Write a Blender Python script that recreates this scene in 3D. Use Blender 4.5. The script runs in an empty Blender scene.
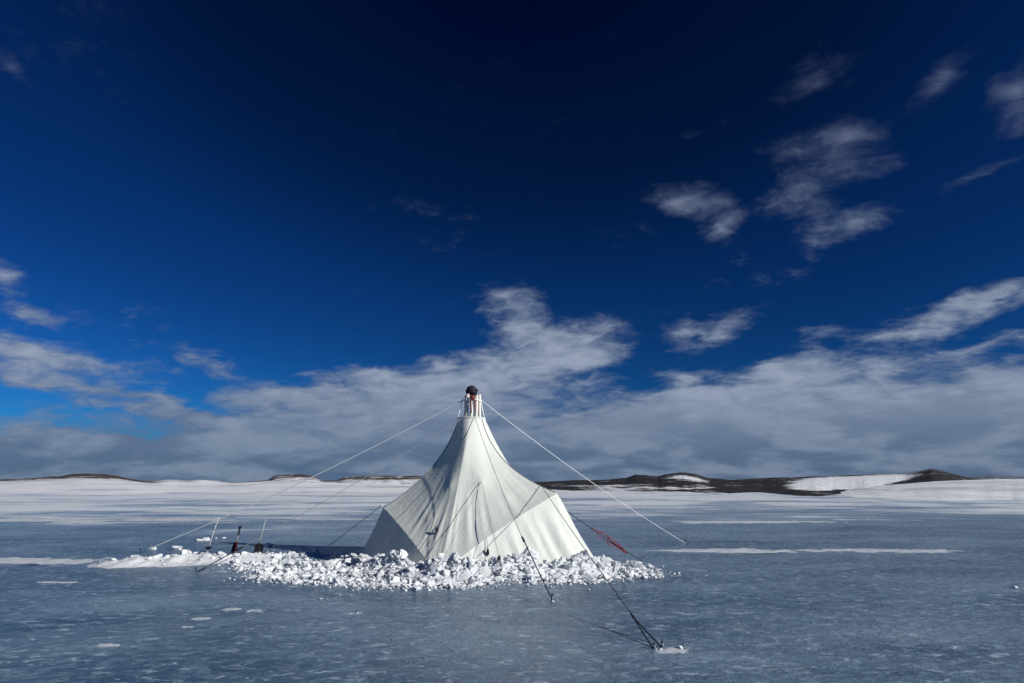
import bpy, bmesh, math, random
import numpy as np
from mathutils import Vector, Matrix, noise as mn

random.seed(7)
rng = np.random.default_rng(11)
R = math.radians
sc = bpy.context.scene
COL = sc.collection

# ------------------------------------------------------------------ camera
F = 683.0                      # focal length in pixels (24 mm on 36 mm)
CAM_H = 1.7
PITCH = math.atan((483 - 341.5) / F)
cam_d = bpy.data.cameras.new('camera')
cam_d.lens = 24.0
cam_d.sensor_width = 36.0
cam_d.clip_start = 0.1
cam_d.clip_end = 60000
cam = bpy.data.objects.new('camera', cam_d)
COL.objects.link(cam)
cam.location = (0, 0, CAM_H)
cam.rotation_euler = (R(90) + PITCH, 0, 0)
sc.camera = cam
CP, SP = math.cos(PITCH), math.sin(PITCH)

def ray(px, py):
    a, b = (px - 512) / F, (341.5 - py) / F
    return Vector((a, CP - SP * b, SP + CP * b))

def on_ground(px, py, z=0.0):
    d = ray(px, py)
    t = (z - CAM_H) / d.z
    return Vector((d.x * t, d.y * t, z))

def at_depth(px, py, Y):
    d = ray(px, py)
    t = Y / d.y
    return Vector((d.x * t, Y, CAM_H + d.z * t))

# ------------------------------------------------------------------ helpers
def tag(o, label=None, cat=None, group=None, kind=None):
    if label: o['label'] = label
    if cat: o['category'] = cat
    if group: o['group'] = group
    if kind: o['kind'] = kind
    return o

def empty(name, loc, label, cat, group=None):
    o = bpy.data.objects.new(name, None)
    o.empty_display_size = 0.2
    COL.objects.link(o)
    o.location = loc
    return tag(o, label, cat, group)

def mesh_obj(name, verts, faces, mat, parent=None, smooth=True):
    me = bpy.data.meshes.new(name)
    me.from_pydata([tuple(v) for v in verts], [], [tuple(int(i) for i in f) for f in faces])
    me.update()
    if smooth:
        me.polygons.foreach_set('use_smooth', [True] * len(me.polygons))
    if mat: me.materials.append(mat)
    o = bpy.data.objects.new(name, me)
    COL.objects.link(o)
    if parent:
        o.parent = parent
        # vertices are given in world space; the parent is only translated
        me.transform(Matrix.Translation(-parent.location))
    return o

class MB:
    """collects shapes (world space) for one mesh object"""
    def __init__(s): s.v = []; s.f = []
    def grid(s, rows, closed=False):
        b = len(s.v); n = len(rows[0])
        for r in rows: s.v += [tuple(p) for p in r]
        for i in range(len(rows) - 1):
            for j in range(n if closed else n - 1):
                k = (j + 1) % n
                s.f.append((b + i * n + j, b + i * n + k, b + (i + 1) * n + k, b + (i + 1) * n + j))
    def tube(s, pts, r, seg=8, caps=True):
        pts = [Vector(p) for p in pts]
        rr = r if isinstance(r, (list, tuple)) else [r] * len(pts)
        rows = []
        up = Vector((0.13, 0.31, 0.94)).normalized()
        for i, p in enumerate(pts):
            t = (pts[min(i + 1, len(pts) - 1)] - pts[max(i - 1, 0)]).normalized()
            a = t.cross(up)
            if a.length < 1e-3: a = t.cross(Vector((1, 0, 0)))
            a.normalize(); b = t.cross(a).normalized()
            rows.append([p + (a * math.cos(q) + b * math.sin(q)) * rr[i] for q in [2 * math.pi * k / seg for k in range(seg)]])
        base = len(s.v)
        s.grid(rows, closed=True)
        if caps:
            s.f.append(tuple(base + k for k in range(seg))[::-1])
            e = base + (len(rows) - 1) * seg
            s.f.append(tuple(e + k for k in range(seg)))
    def blob(s, c, sx, sy, sz, seed=0, amp=0.15, rings=10, seg=14, rot=None):
        rows = []
        for i in range(rings + 1):
            ph = math.pi * i / rings
            row = []
            for k in range(seg):
                th = 2 * math.pi * k / seg
                d = Vector((math.sin(ph) * math.cos(th), math.sin(ph) * math.sin(th), math.cos(ph)))
                m = 1 + amp * mn.noise(d * 1.9 + Vector((seed * 3.1, seed, 0)))
                p = Vector((d.x * sx, d.y * sy, d.z * sz)) * m
                if rot: p = rot @ p
                row.append(Vector(c) + p)
            rows.append(row)
        s.grid(rows, closed=True)
    def build(s, name, mat, parent=None, smooth=True):
        return mesh_obj(name, s.v, s.f, mat, parent, smooth)

def sag_line(a, b, sag=0.05, n=24):
    a, b = Vector(a), Vector(b)
    return [a.lerp(b, i / n) - Vector((0, 0, sag * 4 * (i / n) * (1 - i / n))) for i in range(n + 1)]

# ------------------------------------------------------------------ node helpers
class NT:
    def __init__(s, tree): s.t = tree; s.n = tree.nodes; s.l = tree.links
    def new(s, kind, **kw):
        n = s.n.new(kind)
        for k, v in kw.items(): setattr(n, k, v)
        return n
    def put(s, sock, v):
        if isinstance(v, bpy.types.NodeSocket): s.l.new(v, sock)
        elif v is not None: sock.default_value = v
    def math(s, op, a, b=None, c=None, clamp=False):
        n = s.new('ShaderNodeMath', operation=op, use_clamp=clamp)
        s.put(n.inputs[0], a); s.put(n.inputs[1], b)
        if c is not None: s.put(n.inputs[2], c)
        return n.outputs[0]
    def vmath(s, op, a, b=None, scale=None):
        n = s.new('ShaderNodeVectorMath', operation=op)
        s.put(n.inputs[0], a); s.put(n.inputs[1], b)
        if scale is not None: s.put(n.inputs['Scale'], scale)
        return n
    def noise(s, vec, scale, detail=4, rough=0.55, dist=0.0, out=0, lac=2.0):
        n = s.new('ShaderNodeTexNoise')
        s.put(n.inputs['Vector'], vec); n.inputs['Scale'].default_value = scale
        n.inputs['Detail'].default_value = detail; n.inputs['Roughness'].default_value = rough
        n.inputs['Distortion'].default_value = dist; n.inputs['Lacunarity'].default_value = lac
        return n.outputs[out]
    def smooth(s, v, a, b, to0=0.0, to1=1.0):
        n = s.new('ShaderNodeMapRange', interpolation_type='SMOOTHSTEP')
        s.put(n.inputs[0], v); s.put(n.inputs[1], a); s.put(n.inputs[2], b); s.put(n.inputs[3], to0); s.put(n.inputs[4], to1)
        return n.outputs[0]
    def lin(s, v, a, b, to0=0.0, to1=1.0):
        n = s.new('ShaderNodeMapRange')
        s.put(n.inputs[0], v); s.put(n.inputs[1], a); s.put(n.inputs[2], b); s.put(n.inputs[3], to0); s.put(n.inputs[4], to1)
        return n.outputs[0]
    def mix(s, fac, a, b, blend='MIX'):
        n = s.new('ShaderNodeMix', data_type='RGBA', blend_type=blend)
        s.put(n.inputs[0], fac)
        s.put(n.inputs[6], a if not isinstance(a, tuple) else (*a, 1)); s.put(n.inputs[7], b if not isinstance(b, tuple) else (*b, 1))
        return n.outputs[2]
    def mapping(s, vec, loc=(0, 0, 0), rot=(0, 0, 0), scale=(1, 1, 1), kind='POINT'):
        n = s.new('ShaderNodeMapping', vector_type=kind)
        s.put(n.inputs[0], vec); n.inputs[1].default_value = loc; n.inputs[2].default_value = rot; n.inputs[3].default_value = scale
        return n.outputs[0]
    def bump(s, h, strength, dist, normal=None):
        n = s.new('ShaderNodeBump')
        n.inputs['Strength'].default_value = strength; n.inputs['Distance'].default_value = dist
        s.put(n.inputs['Height'], h)
        if normal is not None: s.put(n.inputs['Normal'], normal)
        return n.outputs[0]

def material(name):
    m = bpy.data.materials.new(name); m.use_nodes = True
    t = NT(m.node_tree)
    bs = m.node_tree.nodes['Principled BSDF']
    return m, t, bs

def simple(name, col, rough=0.6, var=0.15, scale=30, metal=0.0, bump=0.0):
    m, t, bs = material(name)
    bs.inputs['Specular IOR Level'].default_value = 0.15
    tc = t.new('ShaderNodeTexCoord').outputs['Object']
    nz = t.noise(tc, scale, 4)
    lo = tuple(c * (1 - var) for c in col); hi = tuple(min(1, c * (1 + var)) for c in col)
    t.put(bs.inputs['Base Color'], t.mix(nz, lo, hi))
    bs.inputs['Roughness'].default_value = rough
    bs.inputs['Metallic'].default_value = metal
    if bump: t.put(bs.inputs['Normal'], t.bump(nz, bump, 0.01))
    return m

M = {}
# --- fabric: white ripstop, thin and translucent
def fabric(name, col):
    m, t, bs = material(name)
    tc = t.new('ShaderNodeTexCoord').outputs['Object']
    blot = t.noise(tc, 1.3, 5, 0.6)
    fine = t.noise(tc, 60, 2, 0.5)
    dirt = t.smooth(t.noise(tc, 3.2, 6, 0.65), 0.55, 0.8)
    c = t.mix(t.smooth(blot, 0.3, 0.7), tuple(x * 0.93 for x in col), col)
    c = t.mix(t.math('MULTIPLY', dirt, 0.22), c, (0.45, 0.47, 0.45))
    crum = t.noise(t.mapping(tc, scale=(1, 1, 0.35)), 7, 5, 0.6, 0.6)
    n1 = t.bump(crum, 0.35, 0.03)
    n2 = t.bump(fine, 0.12, 0.002, n1)
    bs.inputs['Roughness'].default_value = 0.62
    bs.inputs['Specular IOR Level'].default_value = 0.3
    t.put(bs.inputs['Base Color'], c); t.put(bs.inputs['Normal'], n2)
    tr = t.new('ShaderNodeBsdfTranslucent')
    t.put(tr.inputs['Color'], t.mix(1.0, c, (0.88, 1.0, 0.94), 'MULTIPLY')); t.put(tr.inputs['Normal'], n2)
    mx = t.new('ShaderNodeMixShader'); mx.inputs[0].default_value = 0.16
    t.l.new(bs.outputs[0], mx.inputs[1]); t.l.new(tr.outputs[0], mx.inputs[2])
    t.l.new(mx.outputs[0], m.node_tree.nodes['Material Output'].inputs[0])
    return m
M['canopy'] = fabric('canopy_fabric', (0.79, 0.825, 0.765))
M['wall'] = fabric('wall_fabric', (0.76, 0.795, 0.745))
M['webbing'] = simple('grey_webbing', (0.30, 0.33, 0.34), 0.8, 0.3, 80)
M['white_rope'] = simple('white_rope', (0.80, 0.81, 0.82), 0.7, 0.05, 60)
M['grey_cord'] = simple('grey_cord', (0.22, 0.24, 0.26), 0.75, 0.3, 150)
M['dark_cord'] = simple('dark_cord', (0.022, 0.026, 0.036), 0.7, 0.4, 150)
M['red_cord'] = simple('red_cord', (0.24, 0.022, 0.04), 0.7, 0.3, 120)
M['black'] = simple('black_nylon', (0.012, 0.014, 0.018), 0.55, 0.5, 25, bump=0.4)
M['pole'] = simple('pale_pole', (0.72, 0.69, 0.64), 0.5, 0.2, 20)
M['rust'] = simple('brown_strap', (0.20, 0.05, 0.04), 0.7, 0.5, 30)
M['alu'] = simple('aluminium_shaft', (0.55, 0.57, 0.60), 0.35, 0.2, 40, metal=0.6)
M['pale_shaft'] = simple('pale_shaft', (0.50, 0.49, 0.48), 0.5, 0.2, 40)
M['olive_shaft'] = simple('grey_shaft', (0.25, 0.29, 0.31), 0.4, 0.2, 40)
M['shovel_black'] = simple('black_blade', (0.010, 0.011, 0.015), 0.85, 0.4, 15)
M['shovel_red'] = simple('dark_red_blade', (0.06, 0.010, 0.016), 0.45, 0.6, 9)
M['peg'] = simple('steel_peg', (0.10, 0.11, 0.13), 0.4, 0.3, 40, metal=0.7)

# --- snow
def snow_mat(name, col=(0.70, 0.73, 0.755), bscale=14, bstr=0.6, bdist=0.03):
    m, t, bs = material(name)
    tc = t.new('ShaderNodeTexCoord').outputs['Object']
    g = t.new('ShaderNodeNewGeometry').outputs['Position']
    n1 = t.noise(g, bscale, 6, 0.65)
    n2 = t.noise(g, 1.1, 5, 0.6)
    c = t.mix(t.smooth(n2, 0.35, 0.7), tuple(x * 0.9 for x in col), col)
    c = t.mix(t.math('MULTIPLY', t.smooth(n1, 0.52, 0.75), 0.35), c, (0.48, 0.56, 0.64))
    t.put(bs.inputs['Base Color'], c)
    bs.inputs['Roughness'].default_value = 0.7
    bs.inputs['Specular IOR Level'].default_value = 0.25
    t.put(bs.inputs['Normal'], t.bump(n1, bstr, bdist))
    return m
M['snow'] = snow_mat('snow')
def far_snow():
    m, t, bs = material('far_snow')
    g = t.new('ShaderNodeNewGeometry').outputs['Position']
    a = t.noise(t.mapping(g, rot=(0, 0, R(4)), scale=(0.016, 0.012, 1)), 1.0, 8, 0.70, 0.5)
    b = t.noise(t.mapping(g, rot=(0, 0, R(-5)), scale=(0.05, 0.05, 1)), 1.0, 7, 0.68, 0.5)
    k = t.smooth(t.math('ADD', t.math('MULTIPLY', a, 0.6), t.math('MULTIPLY', b, 0.4)), 0.46, 0.60)
    t.put(bs.inputs['Base Color'], t.mix(t.math('MULTIPLY', k, 0.75), (0.84, 0.86, 0.88), (0.36, 0.43, 0.50)))
    bs.inputs['Roughness'].default_value = 0.75; bs.inputs['Specular IOR Level'].default_value = 0.2
    t.put(bs.inputs['Normal'], t.bump(t.math('ADD', a, t.math('MULTIPLY', b, 0.4)), 0.9, 0.9))
    return m
M['snow_far'] = far_snow()
M['drift'] = snow_mat('drift_snow', (0.56, 0.61, 0.66), 9, 0.5, 0.03)

# --- lake ice
def ice_mat():
    m, t, bs = material('lake_ice')
    P = t.new('ShaderNodeNewGeometry').outputs['Position']
    sep = t.new('ShaderNodeSeparateXYZ'); t.l.new(P, sep.inputs[0])
    X, Y = sep.outputs[0], sep.outputs[1]
    # wind ripples / frost blotches, stretched a little along the wind
    W = t.mapping(P, rot=(0, 0, R(-22)), scale=(0.8, 1.0, 1.0))
    warp = t.noise(W, 1.4, 3, 0.5, out=1)
    Ww = t.vmath('ADD', W, t.vmath('SCALE', warp, scale=0.35).outputs[0]).outputs[0]
    blot = t.noise(t.mapping(Ww, scale=(0.9, 1.0, 1)), 6.8, 6, 0.68, 0.6)
    fine = t.noise(Ww, 24, 4, 0.62)
    streak = t.noise(t.mapping(Ww, scale=(0.55, 1.0, 1.0)), 3.6, 7, 0.72, 0.5)
    big = t.noise(t.mapping(P, rot=(0, 0, R(5)), scale=(0.09, 0.26, 1)), 1.0, 5, 0.6, 0.3)
    frost = t.math('MULTIPLY', t.smooth(blot, 0.48, 0.60), t.lin(fine, 0.3, 0.7, 0.45, 1.0))
    frost = t.math('ADD', frost, t.math('MULTIPLY', t.smooth(streak, 0.54, 0.70), 0.55), clamp=True)
    ice = t.mix(t.smooth(big, 0.35, 0.65), (0.026, 0.068, 0.130), (0.044, 0.096, 0.165))
    c = t.mix(t.math('MULTIPLY', frost, 0.62), ice, (0.22, 0.32, 0.43))
    # small bright flecks of wind-blown snow caught on the rough ice
    fl = t.noise(t.mapping(P, rot=(0, 0, R(-20)), scale=(0.6, 1.0, 1)), 8.0, 5, 0.62, 0.7)
    fl2 = t.noise(P, 1.3, 4, 0.6)
    flecks = t.math('MULTIPLY', t.smooth(fl, 0.555, 0.63), t.smooth(fl2, 0.36, 0.62, 0.25, 0.95))
    c = t.mix(t.math('MULTIPLY', flecks, 0.85), c, (0.46, 0.56, 0.66))
    # thin wind-packed snow, covering more and more of the ice away from the middle of the lake
    far = t.noise(t.mapping(P, rot=(0, 0, R(3)), scale=(0.045, 0.075, 1)), 1.0, 8, 0.68, 0.6)
    far2 = t.noise(t.mapping(P, rot=(0, 0, R(-4)), scale=(0.20, 0.38, 1)), 1.0, 7, 0.68, 0.7)
    edge = t.math('ADD', Y, t.math('MULTIPLY', X, -0.12))
    cov = t.math('ADD', t.lin(edge, 17, 50, -0.31, 0.11), t.lin(edge, 50, 130, 0.0, 0.14))
    v = t.math('ADD', t.math('ADD', 0.5, t.math('MULTIPLY', t.math('SUBTRACT', far, 0.5), 1.5)), t.math('MULTIPLY', t.math('SUBTRACT', far2, 0.5), 0.9))
    v = t.math('ADD', v, cov)
    snow = t.smooth(v, 0.38, 0.72)
    veil = t.math('MULTIPLY', t.smooth(v, -0.04, 0.52), 0.65)
    c = t.mix(veil, c, (0.30, 0.41, 0.52))
    near = t.noise(t.mapping(P, rot=(0, 0, R(-8)), scale=(1.1, 2.2, 1)), 1.0, 7, 0.7, 0.8)
    crust = t.math('MULTIPLY', t.smooth(near, 0.63, 0.72), t.smooth(fine, 0.42, 0.6, 0.15, 0.75))
    snow = t.math('MAXIMUM', t.math('MULTIPLY', snow, 0.86), crust)
    c = t.mix(snow, c, (0.78, 0.83, 0.87))
    t.put(bs.inputs['Base Color'], c)
    ro = t.mix(frost, (0.24, 0.24, 0.24), (0.5, 0.5, 0.5))
    t.put(bs.inputs['Roughness'], t.math('MAXIMUM', t.math('MULTIPLY', snow, 0.7), t.math('ADD', t.math('MULTIPLY', frost, 0.28), 0.22)))
    bs.inputs['IOR'].default_value = 1.31
    bs.inputs['Specular IOR Level'].default_value = 0.22
    h = t.math('ADD', t.math('MULTIPLY', blot, 0.8), t.math('ADD', t.math('MULTIPLY', fine, 0.25), t.math('MULTIPLY', streak, 0.5)))
    b1 = t.bump(h, 0.9, 0.045)
    fleck = None
    t.put(bs.inputs['Normal'], t.bump(v, 0.3, 0.2, b1))
    return m
M['ice'] = ice_mat()

# --- tundra: dark rock and heath with snow lying where the 'snow' attribute says
def tundra(name, dark, brown, nscale):
    m, t, bs = material(name)
    P = t.new('ShaderNodeNewGeometry').outputs['Position']
    at = t.new('ShaderNodeAttribute'); at.attribute_name = 'snow_cover'
    n1 = t.noise(t.mapping(P, scale=(1, 0.35, 1.5)), nscale, 7, 0.7)
    n2 = t.noise(P, nscale * 3.3, 6, 0.65)
    c = t.mix(t.smooth(n2, 0.3, 0.7), dark, brown)
    s = t.math('ADD', at.outputs['Fac'], t.math('MULTIPLY', t.math('SUBTRACT', n1, 0.5), 1.5))
    s = t.math('ADD', s, t.math('MULTIPLY', t.math('SUBTRACT', n2, 0.5), 1.1))
    c = t.mix(t.smooth(s, 0.45, 0.62), c, (0.82, 0.85, 0.88))
    t.put(bs.inputs['Base Color'], c)
    bs.inputs['Roughness'].default_value = 0.9
    bs.inputs['Specular IOR Level'].default_value = 0.15
    t.put(bs.inputs['Normal'], t.bump(n2, 0.8, 1.0))
    return m
M['dark_hill'] = tundra('dark_tundra', (0.015, 0.018, 0.024), (0.038, 0.034, 0.034), 0.05)  # dark rock tone carries a bluish tint, distance haze put into the colour
M['brown_hill'] = tundra('brown_tundra', (0.04, 0.032, 0.030), (0.12, 0.085, 0.065), 0.03)
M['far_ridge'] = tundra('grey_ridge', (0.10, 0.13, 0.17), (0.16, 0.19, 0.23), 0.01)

# ------------------------------------------------------------------ ground: lake ice as one sheet
def ground():
    # finer rows close to the camera; one sheet to the horizon
    xs = [-20000, -6000, -2000, -600, -200, -60, -20, 0, 20, 60, 200, 600, 2000, 6000, 20000]
    ys = [-20000, -4000, -800, -150, -30, 0, 10, 20, 40, 80, 160, 400, 1000, 3000, 8000, 20000]
    mb = MB()
    mb.grid([[(x, y, 0.0) for x in xs] for y in ys])
    o = mb.build('lake_ice', M['ice'], smooth=False)
    tag(o, 'blue grey lake ice with wind crust frost streaks', 'ice', kind='structure')
ground()

# ------------------------------------------------------------------ hills
def interp(prof, x):
    return float(np.interp(x, [p[0] for p in prof], [p[1] for p in prof]))

def hill(name, prof, d0, d1, d2, mat, cover, label, rough=0.25, na=500, nd=26, seed=0, xr=None, jit=0.22, xf=20, pw=1.0):
    """terrain rising from d0 to a crest at d1 and falling off to d2, crest line given by the skyline seen from the shore"""
    x0, x1 = xr or (prof[0][0], prof[-1][0])
    verts, cov = [], []
    n1_ = int(nd * 0.75)
    for i in range(nd + 1):
        for k in range(na + 1):
            px = x0 + (x1 - x0) * k / na
            ax = (px - 512) / F / CP
            ytop = interp(prof, px)
            near = interp(d0, px) if isinstance(d0, list) else d0
            near *= 1 + jit * mn.fractal(Vector((px * 0.022, seed * 2.0, 1.0)), 1.0, 2.2, 5)
            crest = CAM_H + (483 - ytop) * d1 / F * 1.03
            if i <= n1_:
                u = i / n1_
                d = 1 / (1 / near + (1 / d1 - 1 / near) * u)
                s = max(0.0, (d - near) / (d1 - near)) ** pw
            else:
                u = 1.0
                d = d1 + (d2 - d1) * (i - n1_) / (nd - n1_)
                s = 1 - ((d - d1) / (d2 - d1)) ** 2
            p = Vector((ax * d, d, 0))
            n = mn.fractal(Vector((p.x * xf / d1, math.log(d) * 9, seed)), 1.0, 2.1, 6)
            h = -0.12 + (crest + 0.12) * s + rough * (d / F) * 1.6 * n * min(1, u * 5) + rough * (d / F) * 4.0 * max(0, u - 0.88) * mn.fractal(Vector((px * 0.11, seed, 3.0)), 0.8, 2.1, 5)
            verts.append((p.x, p.y, h))
            cov.append(cover(px, u, n))
    W = na + 1
    faces = [(i * W + j, i * W + j + 1, (i + 1) * W + j + 1, (i + 1) * W + j) for i in range(nd) for j in range(na)]
    o = mesh_obj(name, verts, faces, mat)
    a = o.data.attributes.new('snow_cover', 'FLOAT', 'POINT')
    a.data.foreach_set('value', cov)
    return tag(o, label, 'hill', kind='structure')

def bumpf(x, a, b, soft):
    return max(0.0, min(1.0, (x - a) / soft)) * max(0.0, min(1.0, (b - x) / soft))

hill('brown_hills', [(-500, 480), (-200, 474), (-60, 479), (0, 481.5), (20, 479.5), (45, 478.6), (75, 477.2), (90, 475.2), (115, 474.4), (130, 475.6), (145, 479.0),
      (165, 481.2), (180, 479.6), (200, 480.6), (212, 479.8), (228, 481.2), (250, 483), (278, 480), (284, 476), (296, 475), (310, 475), (322, 476.8), (330, 480.5),
      (342, 480.5), (352, 477.6), (380, 476.4), (420, 476.6), (450, 478), (480, 479), (520, 480.5)],
     420, 950, 1500, M['brown_hill'], lambda px, s, n: 0.34 + 0.16 * n + 0.25 * bumpf(px, 160, 250, 20) + 0.5 * (1 - min(1, s * 1.1)),
     'low brown heath hills with snow patches', 0.6, seed=3)
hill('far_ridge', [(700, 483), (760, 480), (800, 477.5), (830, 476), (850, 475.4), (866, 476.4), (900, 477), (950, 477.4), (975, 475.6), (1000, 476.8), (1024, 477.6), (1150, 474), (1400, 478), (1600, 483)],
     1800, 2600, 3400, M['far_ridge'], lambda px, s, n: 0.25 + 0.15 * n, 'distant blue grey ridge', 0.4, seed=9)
def dark_cover(px, u, n):
    lo = 0.40 if px < 845 else 0.40 + (px - 845) / 65 * 0.5
    c = 0.24 + 0.16 * n
    c += 1.0 * bumpf(px, 768, 920, 40) * bumpf(u, lo - 0.12, 1.01, 0.20)                 # the big snowfield
    c += 0.22 * bumpf(px, 540, 740, 40) * bumpf(u, 0.0, 0.62, 0.15)
    c += 0.42 * bumpf(px, 650, 704, 18) * bumpf(u, 0.55, 0.95, 0.2)
    return c
hill('dark_hills', [(440, 484), (500, 482), (545, 481.6), (575, 480.6), (600, 480), (622, 478.4), (631, 475.6), (640, 475.8), (652, 477.0), (660, 474.6), (668, 473.4), (678, 473), (690, 475), (700, 478.2),
      (720, 480), (750, 478.6), (765, 478), (782, 477.8), (800, 477), (830, 476), (860, 475), (890, 474.2), (906, 471.4), (916, 469.4), (924, 470.8), (934, 474.2), (947, 477.5), (962, 480), (1000, 482), (1040, 484)],
     [(440, 170), (545, 165), (600, 140), (680, 128), (760, 96), (850, 90), (1040, 90)], 700, 1100, M['dark_hill'], dark_cover, 'dark rocky hills with a white snowfield', 0.5, seed=5, na=900, nd=60)
hill('snow_slope', [(-600, 478), (-200, 477), (-60, 480), (0, 482.6), (35, 481.4), (70, 479.8), (100, 478.6), (135, 479.8), (160, 482.6), (190, 484.6), (225, 484.6), (255, 482.6), (280, 481.2), (305, 480.8),
      (330, 481.8), (360, 483.2), (400, 484.6), (430, 486)],
     90, 300, 420, M['snow_far'], lambda px, s, n: 1.0, 'gentle snow slope at the lake shore', 0.35, seed=13, na=260, jit=0.12, xf=8, pw=1.3)
hill('snow_rise', [(735, 499), (775, 496), (800, 493.5), (830, 490), (860, 486.4), (890, 483.6), (920, 481.4), (950, 480.2), (985, 479.4), (1024, 479.2), (1200, 477), (1500, 480)],
     62, 130, 240, M['snow_far'], lambda px, s, n: 1.0, 'smooth snow rise at the lake shore', 0.25, seed=17, na=260, jit=0.10, xf=5, pw=1.5)

# ------------------------------------------------------------------ snow drifts on the ice: low relief that dips under the ice sheet at its ragged edge
def drift(name, x0, x1, y0, y1, hmax, thr, label, res=0.12, stretch=4.0, seed=0, freq=0.9):
    nx = int((x1 - x0) / res) + 1; ny = max(8, int((y1 - y0) / (res * 0.6)) + 1)
    verts = []; zz = np.zeros((ny, nx))
    for j in range(ny):
        y = y0 + (y1 - y0) * j / (ny - 1)
        for i in range(nx):
            x = x0 + (x1 - x0) * i / (nx - 1)
            ex = min((x - x0), (x1 - x)) / (x1 - x0) * 2; ey = abs((y - y0) / (y1 - y0) * 2 - 1)
            n = mn.fractal(Vector((x * freq / stretch, y * freq, seed)), 1.0, 2.1, 6) * 0.55 + 0.15 * mn.fractal(Vector((x * 2.2, y * 5, seed)), 1.0, 2.0, 4)
            n = n * 1.25 + 0.30 * mn.fractal(Vector((x * freq * 4.2, y * freq * 7.0, seed + 4)), 0.9, 2.1, 4)
            f = n + 0.50 * (1 - ey ** 2) - 0.6 * max(0, 1 - ex * 2.2) - thr
            z = hmax * (f if f < 0 else math.tanh(f * 1.6))
            zz[j, i] = max(z, -0.03)
            verts.append((x, y, float(zz[j, i])))
    keep = []
    for j in range(ny - 1):
        for i in range(nx - 1):
            if max(zz[j, i], zz[j, i + 1], zz[j + 1, i], zz[j + 1, i + 1]) > 0:
                keep.append((j * nx + i, j * nx + i + 1, (j + 1) * nx + i + 1, (j + 1) * nx + i))
    used = sorted({v for f in keep for v in f}); idx = {v: k for k, v in enumerate(used)}
    o = mesh_obj(name, [verts[v] for v in used], [[idx[v] for v in f] for f in keep], M['drift'])
    return tag(o, label, 'snow drift', kind='structure')

drift('snow_drift', 2.2, 13.2, 17.5, 18.8, 0.04, 0.38, 'long thin snow drift on the ice', seed=2.3, res=0.07)
drift('snow_drift', -16.0, -7.2, 15.2, 16.9, 0.04, 0.34, 'flat snow drift on the ice', seed=5.1, res=0.07)
drift('snow_drift', 5.5, 16.0, 30.0, 32.6, 0.05, 0.52, 'narrow snow drift on the ice', seed=8.3, res=0.12)
drift('snow_drift', -30.0, -5.0, 30.0, 36.0, 0.05, 0.46, 'broken snow drift on the ice', seed=3.3, res=0.25)
drift('snow_drift', 1.0, 14.0, 46.0, 54.0, 0.06, 0.50, 'pale snow drift on the ice', seed=4.4, res=0.3)

# ------------------------------------------------------------------ tent
TX, TY = -0.95, 16.2
tent = empty('tent', (TX, TY, 0), 'large white bell shaped tent with swept peak and flared corners, ringed by snow rubble', 'tent')
def pol(th, r, z):
    return Vector((TX + math.sin(R(th)) * r, TY - math.cos(R(th)) * r, z))
ZT, RT = 3.19, 0.31
CORN = [(-140, 2.35, 1.38, 3.0), (-74, 2.0, 1.17, 2.56), (50, 2.47, 1.49, 3.38), (141, 2.4, 1.4, 3.1)]   # angle, radius, height, base radius
MIDS = [(-108, 2.4), (-9, 2.86), (96, 2.75), (180, 2.6)]                                              # ground points between the corners
# ordered boundary knots round the tent: corner, mid, corner, mid ...
KN = []
for (ca, rc, zc, rb), (ma, rm) in zip(CORN, MIDS):
    KN.append((ca, rc, zc, rb, True)); KN.append((ma, rm, 0.0, rm, False))
NSEG = 44
def lerp(a, b, t): return a + (b - a) * t
cols = []     # one column of the canopy per direction: seam point, control point, base point, knot interval, position in it
for k in range(8):
    a = KN[k]; b = KN[(k + 1) % 8]
    A1 = b[0] + (360 if b[0] < a[0] else 0)
    Pa, Pb = pol(a[0], a[1], a[2]), pol(b[0], b[1], b[2])
    Ba, Bb = pol(a[0], a[3], 0), pol(b[0], b[3], 0)
    Ca = pol(a[0], 0.62, 2.02) if a[4] else pol(a[0], 0.98, 1.62)
    Cb = pol(b[0], 0.62, 2.02) if b[4] else pol(b[0], 0.98, 1.62)
    for i in range(NSEG):
        t = i / NSEG
        th = lerp(a[0], A1, t)
        P = Pa.lerp(Pb, t)
        # the seam hangs in a shallow curve below the straight line
        P.z += 0.07 * math.sin(math.pi * t)
        C = Ca.lerp(Cb, t * t * (3 - 2 * t))
        B = Ba.lerp(Bb, t)
        out = Vector((math.sin(R(th)), -math.cos(R(th)), 0))
        B += out * 0.16 * math.sin(math.pi * t)
        cols.append((th, P, C, B, k, t, out))
NC = len(cols); NV = 90
PULLS = [(17, 1.74, 0.17, 0.42), (-23, 1.66, 0.09, 0.36), (-33, 0.95, 0.06, 0.35), (30, 1.05, 0.08, 0.3)]
def wrinkle(th, z, v, out, p):
    d = 0.0
    for (pa, pz, amp, s) in PULLS:
        dth = ((th - pa + 180) % 360 - 180)
        q = math.hypot(R(dth) * 1.5, (z - pz) * 0.75)
        d += amp * math.exp(-q / s)
    # folds that gather towards the ground
    g = max(0.0, v - 0.35) / 0.65
    f = mn.noise(Vector((th * 0.22, v * 0.8, 1.7))) + 0.6 * mn.noise(Vector((th * 0.55, v * 1.2, 9.1)))
    d += (0.036 * f + 0.070 * mn.noise(Vector((th * 0.95, v * 1.5, 3.1)))) * g * g
    # long diagonal slack folds
    d += 0.018 * math.sin(math.pi * min(1, v * 1.05)) * mn.noise(Vector((th * 0.055 + v * 1.4, v * 1.1, 4.2)))
    return d
rows = []
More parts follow.
